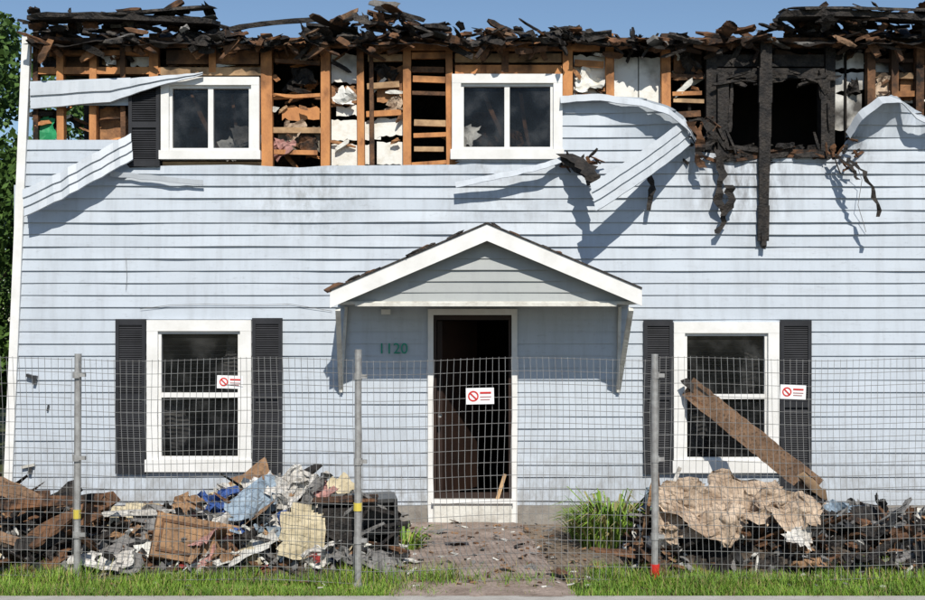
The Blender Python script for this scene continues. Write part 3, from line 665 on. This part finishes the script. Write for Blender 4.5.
for px,py,k,s in ((283,489,'cloth',.42),(245,507,'cloth',.42),(265,522,'cloth',.4),(310,502,'greyf',.35),(322,492,'pink',.28),(215,498,'blue',.26),(232,516,'redf',.16),(300,480,'cloth',.26),(328,508,'cloth',.3),(270,499,'bluelt',.25)):
    mb.sheet(W(px,py,-1.95),s,s*.8,(R(.5,1.2),R(-.3,.3),R(-.5,.5)),k,.17,16,5)
mb.sheet(W(100,560,-2.4),.5,.2,(.4,0,.1),'cloth',.05,8,4); mb.sheet(W(800,536,-2.3),.2,.2,(1,0,.1),'cloth',.08,8,5)
mb.build('discarded_household_items')
mb=MB()
mb.splinter(W(20,494,-1.9),(.5,.16,.03),(1.3,.45,.1),'plankw',7,.02); mb.splinter(W(50,504,-1.8),(.6,.14,.03),(1.3,-.6,.1),'char',7,.02); mb.splinter(W(12,540,-2.3),(.5,.08,.03),(1.3,.35,.1),'plankw',7,.02); mb.splinter(W(60,530,-2.2),(.7,.07,.04),(1.3,-.35,.1),'brownwood',7,.02)
mb.rbox(W(870,497,-1.0),(1.1,.03,.09),(0,.03,0),'siding2',.01)
mb.splinter(W(660,500,-1.8),(.7,.04,.05),(0.1,1.4,0),'brownwood',6,.02); mb.splinter(W(648,510,-1.9),(.6,.04,.04),(0.1,1.8,0),'card',6,.02); mb.splinter(W(672,490,-1.8),(.4,.04,.04),(0.1,1.9,0),'cloth',6,.02)
for i in range(9): mb.splinter(W(R(-20,120),R(500,545),R(-2.3,-1.9)),(R(.4,.9),R(.06,.14),.03),(R(.6,1.4),R(-.7,.7),R(-.5,.5)),random.choice(['char','brownwood','card','charbrown']),7,.025)
mb.build('broken_boards')
mb=MB()
for i in range(1300):
    x=R(-5.5,5.5); y=-R(.15,3.0); mb.splinter((x,y,.055 if -.5<x<.9 else .03),(R(.012,.07),R(.01,.04),R(.004,.015)),(R(-.4,.4),R(-.4,.4),R(-3,3)),random.choice(['char','charbrown','brownwood','card','greyf','dirtywhite','card']),3,.008)
for i in range(20):
    x=R(-.6,1.5); y=-R(.2,2.6); mb.sheet((x,y,.07),R(.06,.16),R(.06,.14),(R(-.3,.3),R(-.3,.3),R(0,3)),random.choice(['char','card','greyf','cloth','brownwood']),.04,6,6)
mb.build('scattered_litter')
mb=MB() # wide plank leaning on the wall/sill
p0,p1=W(690,388,-.14),W(815,488,-1.15); d=p1-p0; u=d.normalized(); cr=u.cross(Vector((.1,1,.2))).normalized(); nn=u.cross(cr).normalized()
def wp(t,s,th):
    w=.105*(1+.12*noise.noise(Vector((t*6,s*3,2)))+ (.12*noise.noise(Vector((t*22,s*2,5)))))
    return p0+d*t+cr*s*w+nn*(th+.02*math.sin(t*3))
mi=mb.mi('plankw'); K=26
for j in range(K+1):
    t=j/K; r=[wp(t,-1,-.012),wp(t,1,-.012),wp(t,1,.012),wp(t,-1,.012)]
    if j in(0,K): r=[q+u*R(-.05,.05) for q in r]
    b=len(mb.v); mb.v+=[tuple(q) for q in r]
    if j:
        for e in range(4): mb.f.append((b-4+e,b-4+(e+1)%4,b+(e+1)%4,b+e)); mb.m.append(mi)
    else: mb.f.append((b,b+1,b+2,b+3)); mb.m.append(mi)
mb.f.append((b+3,b+2,b+1,b)); mb.m.append(mi)
for s_,k in ((-.55,'brownwood'),(.5,'char')): mb.beam(p0+d*.03+cr*.1*s_-Vector((0,.022,0)),p0+d*.97+cr*.1*s_-Vector((0,.022,0)),.02,.008,k,side=Vector((.1,1,.2)))
mb.splinter(p1+Vector((-.02,-.03,.02)),(.3,.1,.04),(1.3,.75,0),'wood2',6,.03); mb.splinter(p0+Vector((.02,-.03,.0)),(.25,.08,.03),(1.3,.8,0),'char',6,.03)
mb.build('leaning_plank')

# ================= FENCE
fence=empty('construction_fence')
posts=[(-200,-2.62,1.78),(77,-2.6,1.76),(358,-2.84,1.80),(655,-2.68,1.76),(950,-2.62,1.76),(1230,-2.7,1.76)]
P=[]
for px,y,h in posts: P.append(Vector((X(px,y),y,0)))
for (px,y,h),p in zip(posts,P):
    mb=MB(); lean=Vector((R(-.015,.015),R(-.02,.02),0))
    mb.tube(p+Vector((0,0,-.05)),p+lean+Vector((0,0,h+.03)),.027,'steel',12)
    mb.tube(p+Vector((0,0,-.02)),p+Vector((0,0,.05)),.05,'steel',12,.034)
    for z in (.35,.95,1.6): mb.tube(p+Vector((0,-.002,z)),p+Vector((0,-.002,z+.05)),.033,'steel',12); mb.rbox(p+Vector((.045,-.01,z+.025)),(.05,.03,.03),(0,0,0),'steel')
    if px in(358,): mb.tube(p+Vector((0,0,.60)),p+Vector((0,0,.66)),.0345,'yellow',12)
    if px==655: mb.tube(p+Vector((0,0,.03)),p+Vector((0,0,.16)),.036,'red',12)
    if px==77: mb.tube(p+Vector((0,0,.5)),p+Vector((0,0,.57)),.030,'yellow',12)
    mb.build('fence_post',fence)
def thin(mb,p0,p1,r,k):
    d=(p1-p0).normalized(); u=d.orthogonal().normalized()*r; v=d.cross(u).normalized()*r
    b=len(mb.v); i=mb.mi(k)
    for p in (p0,p1):
        for a in range(3):
            an=a*2.094; mb.v.append(tuple(p+u*math.cos(an)+v*math.sin(an)))
    for a in range(3): mb.f.append((b+a,b+(a+1)%3,b+3+(a+1)%3,b+3+a)); mb.m.append(i)
for A,B in zip(P,P[1:]):
    mb=MB(); L=(B-A).length; n=int(L/.05); ph=R(0,9); bow=R(-.05,.05); A=A+Vector((.03,0,0)); B=B-Vector((.03,0,0))
    def q(s,z): 
        return A.lerp(B,s)+Vector((.01*math.sin(z*4+s*8+ph),-.02+bow*math.sin(math.pi*s)*z/1.7+.015*math.sin(s*9+ph)*z,z+.014*math.sin(s*math.pi*2+ph)))
    for i in range(n+1):
        s=i/n
        for j in range(4): thin(mb,q(s,.04+.43*j),q(s,.04+.43*(j+1)),.0022,'wire')
    for j in range(18):
        z=.05+.1*j
        for i in range(14): thin(mb,q(i/14,z),q((i+1)/14,z),.0024,'wire')
    mb.build('wire_mesh_panel',fence)
def sign(px,py,w,h,y,t):
    mb=MB(); c=W(px,py,y-.03); Mx=Euler((0,t,0)).to_matrix()
    def bx(ox,oz,sx,sz,dy,k,r=0): mb.rbox(c+Mx@Vector((ox,dy,oz)),(sx,.003,sz),(0,t+r,0),k)
    bx(0,0,w,h,0,'signwhite')
    r=h*.33; ox=-w*.24
    for i in range(20):
        a0,a1=i/20*6.283,(i+1)/20*6.283
        pp=[(ox+rr*math.cos(a),rr*math.sin(a)) for rr,a in ((r,a0),(r,a1),(r*.72,a1),(r*.72,a0))]
        mb.face([c+Mx@Vector((x,-.004,z)) for x,z in pp],'red')
    bx(ox,0,r*1.6,r*.26,-.005,'red',.78)
    bx(w*.2,h*.2,w*.40,h*.11,-.004,'red'); bx(w*.2,-h*.05,w*.40,h*.05,-.004,'grey'); bx(w*.18,-h*.22,w*.34,h*.05,-.004,'grey')
    mb.build('warning_sign')
sign(230,382,.20,.10,-2.72,.03); sign(480,396,.215,.125,-2.76,-.02); sign(793,392,.20,.11,-2.66,.04)

# ================= TREES & neighbour fence
def tree(name,cx,cy,h,r,n,seed):
    random.seed(seed); par=empty(name); mb=MB()
    mb.tube((cx,cy,0),(cx+.1,cy,h*.35),.16,'bark',10,.11)
    cl=[]
    for i in range(26):
        a=R(0,6.28); q=r*math.sqrt(R(0,1)); z=R(.18,.98)*h; sh=math.sin(min(1,max(0,(z/h-.05)))*math.pi)**.5
        cl.append((Vector((cx+q*sh*math.cos(a),cy+q*sh*math.sin(a),z)),R(.35,.75)))
        mb.tube((cx+.1,cy,h*R(.2,.4)),cl[-1][0],.05,'bark',5,.01)
    mb.build('trunk_and_limbs',par); mb=MB()
    for i in range(n):
        c,cr=random.choice(cl); d=Vector((random.gauss(0,1),random.gauss(0,1),random.gauss(0,1))).normalized()*cr*R(.4,1.05)
        p=c+d; s=R(.035,.075); u=Vector((R(-1,1),R(-1,1),R(-1,1))).normalized()*s; v=u.orthogonal().normalized()*s*.6
        mb.face([p-u,p+v,p+u,p-v],random.choice(['l1','l1','l2']))
    mb.build('foliage',par)
tree('leafy_tree',-7.2,4.2,6.1,1.7,16000,3); tree('leafy_tree',-6.3,8.5,6.0,1.6,9000,4); tree('leafy_tree',-9.5,7,6.5,2.2,12000,8); tree('leafy_tree',-8.2,10.5,5.2,2.2,12000,12)
tree('leafy_tree',11,9,6.0,2.2,9000,9)
random.seed(2)
mb=MB()
for i in range(30): mb.box(-4.75-i*.15-.14,-4.75-i*.15,.3,.325,.02,1.72+R(-.02,.02),'fencewood')
mb.box(-9.3,-4.75,.326,.37,.4,.48,'fencewood'); mb.box(-9.3,-4.75,.326,.37,1.3,1.38,'fencewood'); mb.build('wooden_fence')

# ================= light, camera
sd=Vector((.12,-1,.92)).normalized()
el=math.asin(sd.z); az=math.atan2(sd.x,sd.y)
w=bpy.data.worlds.new('World'); sc.world=w; w.use_nodes=True; nt=w.node_tree
bg=nt.nodes['Background']; sk=nt.nodes.new('ShaderNodeTexSky'); sk.sky_type='NISHITA'; sk.sun_disc=False; sk.sun_elevation=el; sk.sun_rotation=az
sk.air_density=1.0; sk.dust_density=0.3; sk.ozone_density=3.5
nt.links.new(sk.outputs[0],bg.inputs[0]); bg.inputs[1].default_value=.10
l=bpy.data.lights.new('sun','SUN'); l.energy=4.8; l.angle=math.radians(.5); l.color=(1,.95,.86)
o=bpy.data.objects.new('sun',l); sc.collection.objects.link(o); o.rotation_euler=sd.to_track_quat('Z','Y').to_euler(); o.location=(3,-10,12)
cam=bpy.data.cameras.new('camera'); co=bpy.data.objects.new('camera',cam); sc.collection.objects.link(co)
co.location=(0,CAMY,CAMZ); co.rotation_euler=(math.pi/2,0,0); cam.sensor_width=36; cam.lens=F/925*36; cam.shift_y=18/925; cam.clip_end=1000
sc.camera=co
sc.view_settings.view_transform='Standard'; sc.view_settings.look='None'; sc.view_settings.exposure=0
